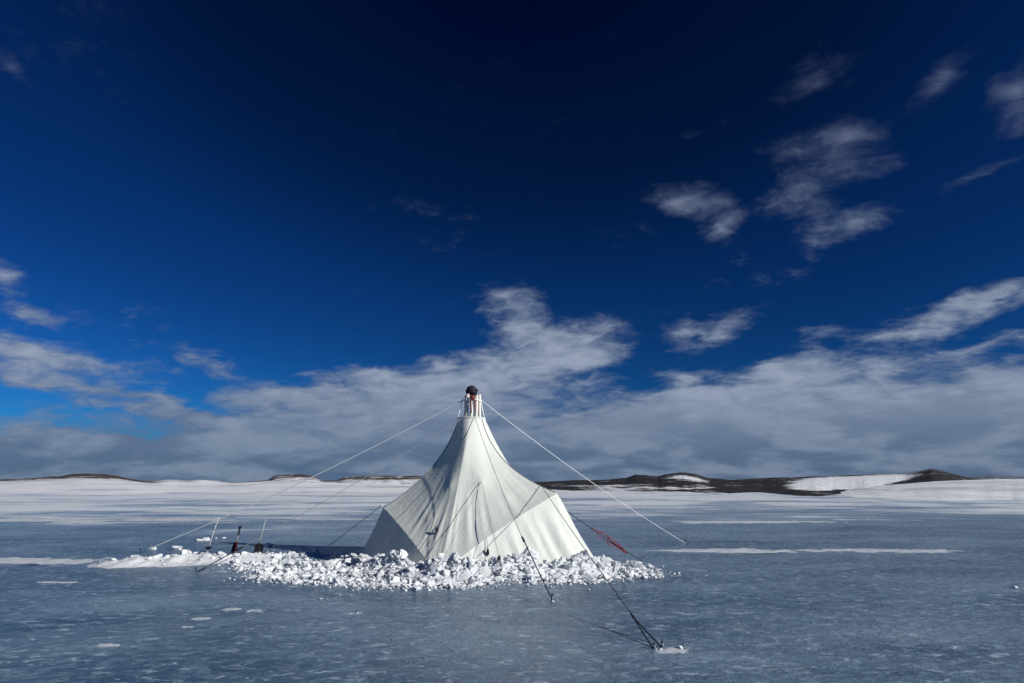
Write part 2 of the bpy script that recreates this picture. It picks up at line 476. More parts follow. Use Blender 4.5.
for j in range(NV + 1):
    v = j / NV
    row = []
    for (th, P, C, B, k, t, out) in cols:
        A = pol(th, RT, ZT)
        p = A * (1 - v) ** 2 + C * 2 * v * (1 - v) + P * v * v
        w = wrinkle(th, p.z, v, out, p) * min(1, v * 6) * (1 - 0.75 * max(0, v - 0.8) / 0.2)
        row.append(p + out * w)
    rows.append(row)
seam = rows[-1]
mb = MB(); mb.grid(rows, closed=True)
canopy = mb.build('canopy', M['canopy'], tent)
# hem along the seam and webbing ribs over the canopy
rim = MB(); rim.tube(seam + [seam[0]], 0.013, 6, caps=False); rim.build('hem', M['wall'], canopy)
top_ring = MB(); top_ring.tube(rows[0] + [rows[0][0]], 0.022, 8, caps=False); top_ring.build('collar', M['wall'], tent)
# walls under the flared corners
def wall(k0):
    """from the mid before a corner, round the corner, to the mid after it"""
    idx = [((k0 * NSEG) + i) % NC for i in range(2 * NSEG + 1)]
    rr = []
    NW = 30
    for j in range(NW + 1):
        s = j / NW
        row = []
        for i in idx:
            th, P, C, B, k, t, out = cols[i]
            S = seam[i]
            p = S.lerp(B + Vector((0, 0, -0.06)), s)
            hgt = max(0.0, S.z) / 1.4
            n = mn.noise(Vector((th * 0.16, s * 0.6, 3.3))) + 0.7 * mn.noise(Vector((th * 0.42, s * 1.0, 6.6)))
            w = (0.060 * n + 0.075 * mn.noise(Vector((th * 0.9, s * 0.9, 2.2)))) * math.sin(math.pi * min(1, 0.08 + s * 0.75)) * hgt - 0.06 * math.sin(math.pi * s) * hgt
            row.append(p + out * (w - 0.012 * (1 - s)))
        rr.append(row)
    m = MB(); m.grid(rr); return m.build('wall_panel', M['wall'], tent)
walls = [wall(k) for k in (7, 1, 3, 5)]
walls[1]['label'] = 'shaded wall panel under the near left flared corner'
walls[2]['label'] = 'sunlit wall panel under the near right flared corner'
def rib(th_i, v0, v1, name='webbing_strap', r=0.009):
    pts = []
    for j in range(int(v0 * NV), int(v1 * NV) + 1):
        pts.append(rows[j][th_i] + cols[th_i][6] * 0.01)
    m = MB(); m.tube(pts, r, 6); return m.build(name, M['webbing'], tent)
for k in (0, 2, 4, 6): rib(k * NSEG, 0.02, 0.995)
def seam_line(th):
    i = min(range(NC), key=lambda q: abs((cols[q][0] - th + 180) % 360 - 180))
    m = MB(); m.tube([rows[j][i] + cols[i][6] * 0.002 for j in range(2, NV + 1)], 0.0045, 5); return m.build('panel_seam', M['canopy'], canopy)
for th in (-42, -9, 20, 78): seam_line(th)
def col_near(th):
    return min(range(NC), key=lambda i: abs((cols[i][0] - th + 180) % 360 - 180))
# peak: poles through the collar, straps and the black cover on top
for q in range(9):
    a = 2 * math.pi * q / 9 + 0.25
    m = MB()
    b0 = Vector((TX + 0.02 + 0.19 * math.cos(a), TY + 0.19 * math.sin(a), 2.6)); b1 = Vector((TX + 0.02 + 0.165 * math.cos(a + 0.25), TY + 0.165 * math.sin(a + 0.25), 3.70 + 0.03 * (q % 3)))
    m.tube([b0, b0.lerp(b1, 0.5), b1], 0.034, 10)
    m.build('pole', M['pole'], tent)
m = MB()
for (zz_, rr_) in ((3.62, 0.205),):
    ring = [Vector((TX + 0.02 + rr_ * math.cos(a), TY + rr_ * math.sin(a), zz_ + 0.015 * math.sin(3 * a))) for a in [2 * math.pi * i / 28 for i in range(29)]]
    m.tube(ring, 0.014, 8)
m.build('strap', M['white_rope'], tent)
m = MB()
for a in (-1.75, -1.35):
    m.tube([Vector((TX + 0.02 + 0.21 * math.cos(a), TY + 0.21 * math.sin(a), 3.72)), Vector((TX + 0.02 + 0.215 * math.cos(a), TY + 0.215 * math.sin(a), 3.55)), Vector((TX + 0.02 + 0.2 * math.cos(a + 0.1), TY + 0.2 * math.sin(a + 0.1), 3.30))], [0.016, 0.014, 0.010], 8)
m.blob((TX + 0.03, TY - 0.2, 3.66), 0.045, 0.04, 0.06, 3, 0.4)
m.build('lashing', M['rust'], tent)
m = MB(); m.blob((TX - 0.01, TY, 3.83), 0.14, 0.14, 0.13, 2, 0.22, 14, 20)
m.blob((TX - 0.03, TY - 0.02, 3.90), 0.10, 0.10, 0.075, 5, 0.25, 10, 14)
cap = m.build('peak_cover', M['black'], tent)
m = MB(); m.tube([(TX - 0.02, TY, 3.92), (TX - 0.02, TY, 4.06)], [0.012, 0.006], 6); m.build('tip', M['pole'], cap)
for (dx, zt, ex) in ((-0.21, 3.66, -0.335), (0.2, 3.64, 0.30), (-0.12, 3.64, -0.2)):
    m = MB(); m.tube(sag_line((TX + dx, TY - 0.05, zt), (TX + ex, TY - 0.08, 3.19), 0.0, 4), 0.011, 6); m.build('hanger', M['white_rope'], tent)

# ------------------------------------------------------------------ guy lines
GR = 'guy lines of the white tent'
def peg(parent, p, mat, loop=True, size=1.0):
    m = MB()
    d = Vector((p.x - TX, p.y - TY, 0)).normalized()
    m.tube([p + Vector((0, 0, -0.12)) - d * 0.02, p + d * 0.03 * size + Vector((0, 0, 0.07 * size))], 0.014 * size, 8)
    m.blob(p + d * 0.03 * size + Vector((0, 0, 0.075 * size)), 0.026 * size, 0.026 * size, 0.02 * size, 1, 0.2, 6, 8)
    return m.build('peg', mat, parent)
def guy(a, b, label, mat, r, sag=0.05, low=None, low_r=None, split=None, tens=None, peg_size=1.0, peg_mat=None):
    a, b = Vector(a), Vector(b)
    g = empty('guy_line', (b.x, b.y, 0), label, 'guy line', GR)
    pts = sag_line(a, b, sag, 36)
    if low is None:
        m = MB(); m.tube(pts, r, 6); m.build('rope', mat, g)
    else:
        n = int(36 * low)
        m = MB(); m.tube(pts[:n + 1], r, 6); m.build('rope', mat, g)
        m = MB()
        if split:
            for off in split:
                e = b + Vector(off); m.tube(sag_line(pts[n], e, 0.01, 10), low_r, 6)
        else:
            m.tube([p + Vector((0.004, 0, 0.004)) for p in pts[n:]], low_r, 6)
        m.build('tension_strap', M['dark_cord'], g)
        m = MB(); m.tube([pts[n] - Vector((0, 0, 0.0)) + (pts[n - 1] - pts[n]).normalized() * 0.07, pts[n] + (pts[n + 1] - pts[n]).normalized() * 0.07], [0.015 * peg_size, 0.02 * peg_size], 8)
        m.build('tensioner', M['black'], g)
    for off in (split or [(0, 0, 0)]):
        peg(g, b + Vector(off), peg_mat or M['peg'], size=peg_size)
    return g
PK = Vector((TX, TY, 3.63))
guy(PK + Vector((-0.2, -0.03, 0.0)), on_ground(141, 552), 'white guy line from the tent peak to the far left end of the snow bank', M['white_rope'], 0.0115, 0.14)
guy(PK + Vector((0.24, -0.02, -0.02)), on_ground(685, 543), 'white guy line from the tent peak to the ice beyond the right corner', M['white_rope'], 0.006, 0.12)
guy(pol(-40, RT + 0.02, ZT - 0.02), on_ground(197, 572), 'thin dark guy line from the tent collar past the shovels to open ice', M['grey_cord'], 0.006, 0.06, low=0.885, low_r=0.011)
guy(seam[col_near(-74)] + Vector((-0.02, -0.01, 0.06)), on_ground(318, 553), 'pale guy line from the left flared corner down to the snow beside the tent shadow', M['white_rope'], 0.011, 0.02)
guy(pol(15, RT + 0.03, ZT + 0.0), on_ground(552, 600), 'grey guy line from the collar across the sunlit front to a peg on bare ice', M['grey_cord'], 0.006, 0.16, low=0.74, low_r=0.0095, peg_size=1.0)
# the one on the near right starts where the strap over the right corner leaves the canopy
iR = 4 * NSEG
guy(rows[int(NV * 0.88)][iR] + Vector((0.0, -0.02, 0.02)), on_ground(656, 648), 'long dark guy line from the right flared corner to a forked peg', M['dark_cord'], 0.0055, 0.03, low=0.895, low_r=0.008,
    split=[(-0.03, -0.04, 0.0), (0.07, 0.04, 0.0)], peg_size=0.75)
# red pair behind the right corner
b = on_ground(642, 561)
a = seam[col_near(64)].copy()
g = empty('guy_line', (b.x, b.y, 0), 'red and dark guy line tangled beyond the right tent wall', 'guy line', GR)
pts = sag_line(a, b, 0.03, 30)
m = MB(); m.tube(pts, 0.008, 6); m.build('rope', M['dark_cord'], g)
m = MB()
mid = [p + Vector((0.03 * math.sin(i * 0.9), 0.02, 0.03 + 0.03 * math.sin(i * 0.55))) for i, p in enumerate(pts)]
m.tube(mid[9:23], 0.008, 6)
def lp(i0, L, hgt, dy):
    d = (pts[20] - pts[10]).normalized()
    m.tube([pts[i0] + d * (L * (0.5 - 0.5 * math.cos(q))) + Vector((0.04 * math.sin(2 * q), dy, hgt * math.sin(q) + 0.02 * math.sin(3 * q))) for q in [2 * math.pi * i / 28 for i in range(29)]], 0.0075, 6)
lp(12, 0.85, 0.045, 0.03); lp(16, 0.5, 0.07, -0.03)
m.build('red_cord', M['red_cord'], g)
peg(g, b, M['peg'])
# small cords on the front of the canopy
iP = col_near(17)
jP = min(range(NV + 1), key=lambda j: abs(rows[j][iP].z - 1.74))
pull = rows[jP][iP] + Vector((0, -0.03, 0))
def cord(a, b, label, sag=0.02, r=0.0045, toggle=None):
    g = empty('tie_cord', (b[0], b[1], 0), label, 'cord', 'thin tie cords on the front of the tent')
    pts = sag_line(a, b, sag, 16)
    m = MB(); m.tube(pts, r, 6); m.build('rope', M['grey_cord'], g)
    if toggle:
        p = Vector(a).lerp(Vector(b), toggle)
        m = MB(); m.blob(p, 0.03, 0.025, 0.06, 4, 0.6, 8, 10); m.build('toggle', M['black'], g)
    return g
g0 = on_ground(436, 579)
cord(pull, (g0.x, g0.y, 0.1), 'thin tie cord slanting left from the middle of the canopy to the snow', 0.02)
g0 = on_ground(503, 580)
cord(pull, (g0.x, g0.y, 0.1), 'thin tie cord falling right from the middle of the canopy, with a dark toggle', 0.0, toggle=0.86)
s1 = seam[col_near(14)]
g0 = on_ground(489, 575)
cord(s1 + Vector((0, -0.02, 0)), (g0.x, g0.y, 0.1), 'short tie cord with a dark toggle hanging under the right seam', 0.0, toggle=0.45)
iQ = col_near(-23); jQ = min(range(NV + 1), key=lambda j: abs(rows[j][iQ].z - 0.85))
g0 = on_ground(436, 579)
cord(rows[jQ][iQ] + Vector((0.0, -0.02, 0)), (g0.x - 0.12, g0.y, 0.1), 'short tie cord low on the left of the canopy front', 0.0, toggle=0.1)

# ------------------------------------------------------------------ snow rubble
# strokes of shovelled snow on the ground: points, half width, pile height, chunk count, chunk size
def gp(px, py):
    p = on_ground(px, py); return Vector((p.x, p.y, 0))
ring_in = []
for i in range(0, 101):
    th = lerp(-84, 70, i / 100)
    c = cols[col_near(th)]
    ring_in.append(c[3] + c[6] * (0.11 - 0.1 * max(0, (th - 45) / 25)))
STROKES = [
    # inner bank against the tent
    (ring_in, 0.26, 0.20, 700, 0.050),
    # outer scatter in front
    ([gp(262, 576), gp(320, 581), gp(380, 585), gp(440, 586), gp(490, 583)], 0.25, 0.03, 800, 0.040),
    ([gp(500, 579), gp(560, 582), gp(600, 579), gp(645, 575)], 0.26, 0.025, 520, 0.039),
    # left apron between bank and tent
    ([gp(285, 560), gp(335, 566), gp(390, 574)], 0.55, 0.04, 620, 0.042),
    ([gp(245, 565), gp(290, 570), gp(340, 577)], 0.5, 0.04, 560, 0.042),
    # left bank with the shovels
    ([gp(128, 564), gp(165, 563), gp(205, 561), gp(245, 559)], 0.62, 0.20, 130, 0.036),
    ([gp(245, 555), gp(318, 556)], 0.36, 0.05, 110, 0.038),
    # right end
    ([gp(590, 563), gp(622, 568), gp(648, 575)], 0.42, 0.035, 260, 0.042),
    # the high shovelled bank on the near side of the tent
    (ring_in[24:92], 0.36, 0.36, 1500, 0.046),
]
def stroke_point(pts, t):
    L = [0]
    for a, b in zip(pts[:-1], pts[1:]): L.append(L[-1] + (b - a).length)
    s = t * L[-1]
    for i in range(len(pts) - 1):
        if s <= L[i + 1]:
            return pts[i].lerp(pts[i + 1], (s - L[i]) / max(1e-6, L[i + 1] - L[i]))
    return pts[-1].copy()
SAMP = [[stroke_point(s[0], i / 60) for i in range(61)] for s in STROKES]
SAMP_A = [np.array([(p.x, p.y) for p in ss]) for ss in SAMP]
def pile(x, y):
    """height of the packed snow under the rubble"""
    h = 0.0
    for (pts, w, hh, n, sz), A in zip(STROKES, SAMP_A):
        d = math.sqrt(float(((A - (x, y)) ** 2).sum(1).min()))
        h = max(h, hh * math.exp(-(d / w) ** 2 * 1.1))
    if h < 0.002: return -0.03
    n = mn.fractal(Vector((x * 2.6, y * 2.6, 0.4)), 0.9, 2.1, 5)
    return h * (0.75 + 0.55 * n) - 0.028 + 0.012 * mn.noise(Vector((x * 14, y * 14, 2)))
def bank():
    x0, x1, y0, y1, res = -10.6, 4.2, 10.6, 20.0, 0.055
    nx = int((x1 - x0) / res); ny = int((y1 - y0) / res)
    Z = np.full((ny, nx), -0.03)
    # cheap reject with a coarse distance test
    allp = np.concatenate(SAMP_A)
    verts = []
    for j in range(ny):
        y = y0 + j * res
        dy = np.abs(allp[:, 1] - y) < 1.4
        sub = allp[dy]
        for i in range(nx):
            x = x0 + i * res
            if len(sub) and (np.abs(sub[:, 0] - x).min() < 1.4):
                Z[j, i] = pile(x, y)
            verts.append((x, y, float(Z[j, i])))
    keep = []
    for j in range(ny - 1):
        for i in range(nx - 1):
            if max(Z[j, i], Z[j, i + 1], Z[j + 1, i], Z[j + 1, i + 1]) > 0:
                keep.append((j * nx + i, j * nx + i + 1, (j + 1) * nx + i + 1, (j + 1) * nx + i))
    used = sorted({v for f in keep for v in f}); idx = {v: k for k, v in enumerate(used)}
    o = mesh_obj('snow_bank', [verts[v] for v in used], [[idx[v] for v in f] for f in keep], M['snow'])
    tag(o, 'packed snow banked up round the tent foot and under the shovels', 'snow', kind='stuff')
bank()

def chunk_shape(seed, sub=2):
    """angular broken block of crusted snow: hull of random points, edges worn by noise"""
    rs = random.Random(seed)
    bm = bmesh.new()
    ax, ay, az = rs.uniform(0.85, 1.25), rs.uniform(0.7, 1.1), rs.uniform(0.5, 0.95)
    for _ in range(13):
        v = Vector((rs.uniform(-1, 1), rs.uniform(-1, 1), rs.uniform(-1, 1)))
        v = v / max(0.3, max(abs(c) for c in v)) * rs.uniform(0.75, 1.0)
        bm.verts.new((v.x * ax * 0.85, v.y * ay * 0.85, v.z * az * 0.85))
    r = bmesh.ops.convex_hull(bm, input=list(bm.verts))
    bmesh.ops.delete(bm, geom=[g for g in set(r['geom_interior'] + r['geom_unused']) if isinstance(g, bmesh.types.BMVert)], context='VERTS')
    if sub > 1:
        bmesh.ops.subdivide_edges(bm, edges=list(bm.edges), cuts=3, use_grid_fill=True, smooth=0.12)
        bmesh.ops.triangulate(bm, faces=list(bm.faces))
    for v in bm.verts:
        v.co *= 1 + (0.18 if sub > 1 else 0.0) * mn.noise(v.co * 2.4 + Vector((seed * 1.7, 0, 0))) + (0.13 if sub > 1 else 0.0) * mn.noise(v.co * 6 + Vector((0, seed, 0)))
    bm.verts.index_update()
    V = np.array([v.co[:] for v in bm.verts]); Fc = [[v.index for v in f.verts] for f in bm.faces]
    bm.free()
    return V, Fc
SHAPES = [chunk_shape(s, 2) for s in range(16)]
SMALL = [chunk_shape(s + 40, 1) for s in range(10)]

spots = []
for si, (pts, w, hh, n, sz) in enumerate(STROKES):
    for _ in range(n):
        c = stroke_point(pts, random.random())
        x = c.x + random.gauss(0, w * 0.62); y = c.y + random.gauss(0, w * 0.62)
        # loose and dense places
        if mn.noise(Vector((x * 1.1, y * 1.1, 7.7))) < random.uniform(-0.7, 0.05): continue
        # keep clear of the inside of the tent
        rel = Vector((x - TX, y - TY, 0)); th = math.degrees(math.atan2(rel.x, -rel.y))
        if rel.length < (cols[col_near(th)][3] - Vector((TX, TY, 0))).length + 0.03: continue
        s = sz * 0.74 * math.exp(random.gauss(0, 0.62))
        spots.append((x, y, min(s, 0.10), si))
spots.sort(key=lambda q: -q[2])
BIG = [s for s in spots if s[2] > 0.036 and s[1] < 18.5][:280]
bigset = set(id(s) for s in BIG)
REST = [s for s in spots if id(s) not in bigset]
# many crumbs
for _ in range(6500):
    q = random.choice(spots)
    REST.append((q[0] + random.gauss(0, 0.22), q[1] + random.gauss(0, 0.22), 0.020 * math.exp(random.gauss(0, 0.45)), q[3]))
for (pp, hw, hd, n) in [((232, 609), .05, .04, 4), ((256, 611), .07, .04, 4), ((355, 614), .06, .06, 4), ((668, 650), .10, .06, 8), ((553, 601), .08, .06, 6), ((330, 598), .3, .12, 8), ((420, 596), .8, .2, 16), ((600, 592), .7, .2, 14)]:
    c = on_ground(*pp)
    for _ in range(n):
        REST.append((c.x + random.gauss(0, hw), c.y + random.gauss(0, hd), 0.010 * math.exp(random.gauss(0, 0.5)), 1))
def rubble():
    V, Fc = [], []
    off = 0
    for (x, y, s, si) in REST:
        rel = Vector((x - TX, y - TY, 0)); th = math.degrees(math.atan2(rel.x, -rel.y))
        if rel.length < (cols[col_near(th)][3] - Vector((TX, TY, 0))).length + 0.01: continue
        sv, sf = random.choice(SMALL)
        e = Matrix.Rotation(random.uniform(0, 6.28), 3, 'Z') @ Matrix.Rotation(random.uniform(0, 6.28), 3, 'X')
        S = np.array((random.uniform(0.8, 1.3), random.uniform(0.8, 1.2), random.uniform(0.6, 0.95))) * s
        z = max(0, pile(x, y)) + s * random.uniform(0.1, 0.5)
        P = (sv @ np.array(e).T) * S + (x, y, z)
        V.append(P); Fc += [[i + off for i in f] for f in sf]; off += len(sv)
    o = mesh_obj('snow_rubble', np.concatenate(V).tolist(), Fc, M['snow'], smooth=False)
    tag(o, 'small white crumbs of broken snow scattered round the tent', 'snow', kind='stuff')
rubble()
chunk_meshes = []
for k, (sv, sf) in enumerate(SHAPES):
    me = bpy.data.meshes.new('snow_chunk'); me.from_pydata(sv.tolist(), [], sf); me.update(); me.materials.append(M['snow'])
    chunk_meshes.append(me)
LBL = {0: ('white snow chunk heaped against the foot of the tent wall', 'snow chunks heaped at the tent foot'),
       1: ('white snow chunk in the outer scatter on the ice before the tent', 'snow chunks scattered before the tent'),
       3: ('white snow chunk on the broad apron between tent shadow and ice', 'snow chunks on the broad apron'),
       5: ('white snow chunk on the low bank where the shovels stand', 'snow chunks on the shovel bank'),
       7: ('white snow chunk by the red guy line at the right end of the rubble', 'snow chunks by the red guy line')}
REG = {8: 0, 0: 0, 1: 1, 2: 1, 3: 3, 4: 3, 5: 5, 6: 5, 7: 7}
for (x, y, s, si) in BIG:
    o = bpy.data.objects.new('snow_chunk', random.choice(chunk_meshes)); COL.objects.link(o)
    o.rotation_euler = (random.uniform(0, 6.28), random.uniform(-0.5, 0.5), random.uniform(0, 6.28))
    o.scale = (s * random.uniform(0.9, 1.35), s * random.uniform(0.8, 1.2), s * random.uniform(0.65, 0.95))
    o.location = (x, y, max(0, pile(x, y)) + s * random.uniform(0.05, 0.5))
    l, g = LBL[REG[si]]
    tag(o, l, 'snow chunk', g)

# loose clods lying alone on the ice
LONE = [((152, 550), .10, 'small snow clod alone at the far left end of the bank'), ((177, 550), .13, 'round snow clod behind the bank, left of the pale ski pole'),
        ((199, 541), .09, 'leftmost snow clod of the row behind the ski pole'), ((206, 540.5), .11, 'largest snow clod of the row behind the ski pole'), ((216, 539), .07, 'third snow clod of the row behind the ski pole'), ((224, 538.5), .06, 'rightmost snow clod of the row behind the ski pole'),
        ((269, 547), .13, 'snow clod on the edge of the tent shadow behind the right shovel'),
        ((1015, 588), .045, 'single snow clod far out on the ice near the right edge'),
        ((636, 567), .16, 'big snow clod at the end of the red guy line')]
for (pp, s, l) in LONE:
    p = on_ground(*pp)
    o = bpy.data.objects.new('snow_clod', random.choice(chunk_meshes)); COL.objects.link(o)
    flat = 0.5 if pp[1] > 600 else 0.7
    o.scale = (s * (1.5 if pp[1] > 600 else 1.1), s, s * flat); o.rotation_euler = (0, 0, random.uniform(-0.5, 0.5))
    o.location = (p.x, p.y, s * flat * 0.45)
    tag(o, l, 'snow clod')

CRUST = [((232, 609), .11, .07), ((256, 611), .14, .07), ((202, 618.5), .11, .05), ((187, 627), .07, .05), ((355, 614), .11, .09), ((378, 618), .14, .07), ((61, 582), .34, .10), ((123, 637), .20, .06), ((109, 645), .14, .05), ((668, 650), .15, .09),
         ((215, 572), .25, .10), ((880, 520), 2.2, .5), ((330, 520), 2.0, .6)]
for k, (pp, hw, hd) in enumerate(CRUST):
    p = on_ground(*pp)
    drift('snow_crust', p.x - hw * 1.3, p.x + hw * 1.3, p.y - hd * 1.8, p.y + hd * 1.8, 0.008, 0.36, 'thin white wind crust on the ice', res=max(0.008, hw / 36), stretch=2.6, seed=20 + k * 1.7, freq=5.0 * min(1, 0.25 / hw))

# ------------------------------------------------------------------ shovels and ski pole in the left bank
def place_tool(base_px, top_px, lean_y=0.0):
    b = on_ground(*base_px)
    t = at_depth(top_px[0], top_px[1], b.y + lean_y)
    return b, t
def shovel(base_px, top_px, label, shaft_mat, blade_mat, grip=True, split=0.36, lean=0.1, turn=0.95):
    b, t = place_tool(base_px, top_px, lean)
    g = empty('snow_shovel', (b.x, b.y, 0), label, 'shovel', 'snow shovels stuck in the snow bank')
    ax = (t - b).normalized()
    L = (t - b).length
    m = MB(); m.tube([b + ax * L * split * 0.8, b + ax * L * 0.7, t], 0.017, 10); m.build('shaft', shaft_mat, g)
    # scooped blade with raised sides, set into the snow
    side = Matrix.Rotation(turn, 3, ax) @ ax.cross(Vector((0, 1, 0))).normalized(); nor = side.cross(ax).normalized()
    bl = L * split
    def P(u, v, off): return b - ax * 0.06 + side * u + ax * v - nor * off
    front, back = [], []
    for j in range(9):
        q = j / 8
        wd = 0.125 * (0.93 + 0.07 * q) * (1 if q < 0.75 else math.cos((q - 0.75) / 0.25 * 1.15))
        rf, rb_ = [], []
        for i in range(11):
            u = (i / 10 * 2 - 1)
            sc_ = 0.05 * (u * u) - 0.02 * q
            rf.append(P(u * wd, q * bl, sc_)); rb_.append(P(u * wd, q * bl, sc_ - 0.012))
        front.append(rf); back.append(rb_)
    m = MB(); m.grid(front); m.grid([r[::-1] for r in back])
    edge = [front[0][i] for i in range(11)] + [front[j][10] for j in range(9)] + [front[8][i] for i in range(10, -1, -1)] + [front[j][0] for j in range(8, -1, -1)]
    m.tube(edge, 0.009, 6)
    m.tube([P(0, bl * 0.55, -0.015), P(0, bl * 1.08, -0.005)], [0.022, 0.026], 10)
    m.build('blade', blade_mat, g)
    if grip:
        m = MB()
        m.tube([t - side * 0.062, t + side * 0.062], 0.021, 10)
        m.tube([t - ax * 0.10, t - side * 0.05 - ax * 0.01], 0.014, 8); m.tube([t - ax * 0.10, t + side * 0.05 - ax * 0.01], 0.014, 8)
        m.tube([t - ax * 0.2, t - ax * 0.08], 0.023, 10)
        m.build('grip', M['black'], g)
    return g
shovel((234, 554), (240, 527), 'shovel with a broad dark red blade and short black handle, stuck in the snow bank', M['olive_shaft'], M['shovel_red'], True, 0.50, turn=-0.9)
shovel((256.5, 553.5), (265.5, 519), 'slim black bladed shovel with long grey shaft, stuck in snow at the shadow tip', M['olive_shaft'], M['shovel_black'], False, 0.34, 0.25)
b, t = place_tool((207, 552), (218, 519), 0.2)
g = empty('ski_pole', (b.x, b.y, 0), 'pale ski pole with a black basket leaning out of the snow bank', 'ski pole')
m = MB(); m.tube([b - Vector((0, 0, 0.05)), b.lerp(t, 0.5), t], [0.009, 0.011, 0.012], 10); m.build('shaft', M['pale_shaft'], g)
ax = (t - b).normalized()
m = MB(); m.tube([t - ax * 0.14, t - ax * 0.07, t + ax * 0.02], [0.013, 0.017, 0.018], 10); m.blob(t + ax * 0.03, 0.02, 0.02, 0.015, 1, 0.1, 8, 10); m.build('grip', M['pale_shaft'], g)
m = MB(); m.blob(b + ax * 0.10, 0.07, 0.07, 0.045, 2, 0.3, 8, 14); m.build('basket', M['shovel_black'], g)

# ------------------------------------------------------------------ light
SUN_EL, SUN_AZ = R(24.5), R(121)           # azimuth clockwise from +Y (the way the camera looks)
sd = bpy.data.lights.new('sun', 'SUN'); sd.energy = 4.6; sd.angle = R(0.5); sd.color = (1.0, 0.965, 0.90)
sun = bpy.data.objects.new('sun', sd); COL.objects.link(sun)
to_sun = Vector((math.sin(SUN_AZ) * math.cos(SUN_EL), math.cos(SUN_AZ) * math.cos(SUN_EL), math.sin(SUN_EL)))
sun.rotation_euler = (-to_sun).to_track_quat('-Z', 'Y').to_euler()
sun.location = (20, -10, 15)

# ------------------------------------------------------------------ sky with clouds
def angles(px, py):
    d = ray(px, py).normalized()
    return math.atan2(d.x, d.y), math.asin(d.z)
def world():
    w = bpy.data.worlds.new('World'); sc.world = w; w.use_nodes = True
    t = NT(w.node_tree)
    for n in list(t.n): t.n.remove(n)
    out = t.new('ShaderNodeOutputWorld'); bg = t.new('ShaderNodeBackground'); t.l.new(bg.outputs[0], out.inputs[0])
    bg.inputs['Strength'].default_value = 0.10
    sky = t.new('ShaderNodeTexSky', sky_type='NISHITA', sun_disc=False)
    sky.sun_elevation = SUN_EL; sky.sun_rotation = SUN_AZ
    sky.altitude = 900; sky.air_density = 1.0; sky.dust_density = 0.2; sky.ozone_density = 3.0
    D = t.vmath('NORMALIZE', t.new('ShaderNodeTexCoord').outputs['Generated']).outputs[0]
    sp = t.new('ShaderNodeSeparateXYZ'); t.l.new(D, sp.inputs[0])
    el = t.math('ARCSINE', sp.outputs[2]); az = t.math('ARCTAN2', sp.outputs[0], sp.outputs[1])
    # deep polarised blue: darker away from the horizon
    gm = t.new('ShaderNodeGamma'); t.l.new(sky.outputs[0], gm.inputs[0]); gm.inputs[1].default_value = GAMMA
    base = t.mix(1.0, gm.outputs[0], TINT, 'MULTIPLY')
    dk = t.new('ShaderNodeValToRGB')
    cr = dk.color_ramp; cr.interpolation = 'EASE'
    cr.elements[0].position = 0.0; cr.elements[0].color = (1, 1, 1, 1)
    cr.elements[1].position = 1.0; cr.elements[1].color = (0.22, 0.19, 0.30, 1)
    for pos, v in DARK:
        e = cr.elements.new(pos); e.color = (v, v, v, 1)
    a0, e0 = angles(520, -60)
    dv = t.new('ShaderNodeCombineXYZ'); t.put(dv.inputs[0], az); t.put(dv.inputs[1], el)
    q = t.vmath('SUBTRACT', dv.outputs[0], (a0, e0, 0)).outputs[0]
    q = t.vmath('MULTIPLY', q, (0.62, 1.0, 1)).outputs[0]
    dist = t.vmath('LENGTH', q).outputs['Value']
    t.put(dk.inputs[0], t.lin(dist, 0.80, 0.0))
    base = t.mix(1.0, base, dk.outputs[0], 'MULTIPLY')
    # cloud layer: noise on a flat layer overhead, gathered where the masses stand
    zc = t.math('ADD', t.math('MAXIMUM', sp.outputs[2], 0.0), 0.26)
    lay = t.new('ShaderNodeCombineXYZ')
    t.put(lay.inputs[0], t.math('DIVIDE', sp.outputs[0], zc)); t.put(lay.inputs[1], t.math('DIVIDE', sp.outputs[1], zc))
    L = t.mapping(lay.outputs[0], rot=(0, 0, R(20)))
    n_a = t.noise(L, 2.6, 7, 0.56, 0.3)
    n_b = t.noise(t.mapping(L, scale=(1.0, 1.2, 1)), 8.5, 7, 0.6, 0.6)
    A = t.vmath('ADD', dv.outputs[0], t.vmath('SCALE', t.vmath('SUBTRACT', t.noise(L, 3.0, 4, 0.55, out=1), (0.5, 0.5, 0.5)).outputs[0], scale=0.10).outputs[0]).outputs[0]
    acc = None
    for (px, py, rx, ry, rot, wgt) in BLOBS:
        a_, e_ = angles(px, py)
        mp = t.mapping(A, (a_, e_, 0), (0, 0, R(rot)), (rx / F, ry / F, 1), 'TEXTURE')
        mp = t.vmath('MULTIPLY', mp, (1, 1, 0)).outputs[0]
        gr = t.new('ShaderNodeTexGradient', gradient_type='SPHERICAL'); t.l.new(mp, gr.inputs[0])
        acc = t.math('MULTIPLY_ADD', gr.outputs['Fac'], wgt, acc if acc is not None else 0.0)
    # overcast elsewhere low on the horizon, outside the picture
    out_az = t.smooth(t.math('ABSOLUTE', az), 0.72, 1.1)
    acc = t.math('ADD', acc, t.math('MULTIPLY', out_az, t.smooth(el, 0.30, 0.02, 0, 0.7)))
    dens = t.math('ADD', t.math('MULTIPLY', t.math('SUBTRACT', n_a, 0.5), 1.5), t.math('MULTIPLY', t.math('SUBTRACT', n_b, 0.5), 0.95))
    n_c = t.noise(L, 24.0, 5, 0.6, 0.8)
    dens = t.math('ADD', dens, t.math('MULTIPLY', t.math('SUBTRACT', n_c, 0.5), t.smooth(el, 0.1, 0.3, 0.15, 0.75)))
    dens = t.math('MULTIPLY', dens, t.smooth(el, 0.0, 0.20, 0.55, 1.0))
    dens = t.math('ADD', dens, acc)
    alpha = t.smooth(dens, 0.18, t.smooth(el, 0.15, 0.4, 0.95, 1.3))
    thick = t.smooth(dens, 0.35, 1.35)
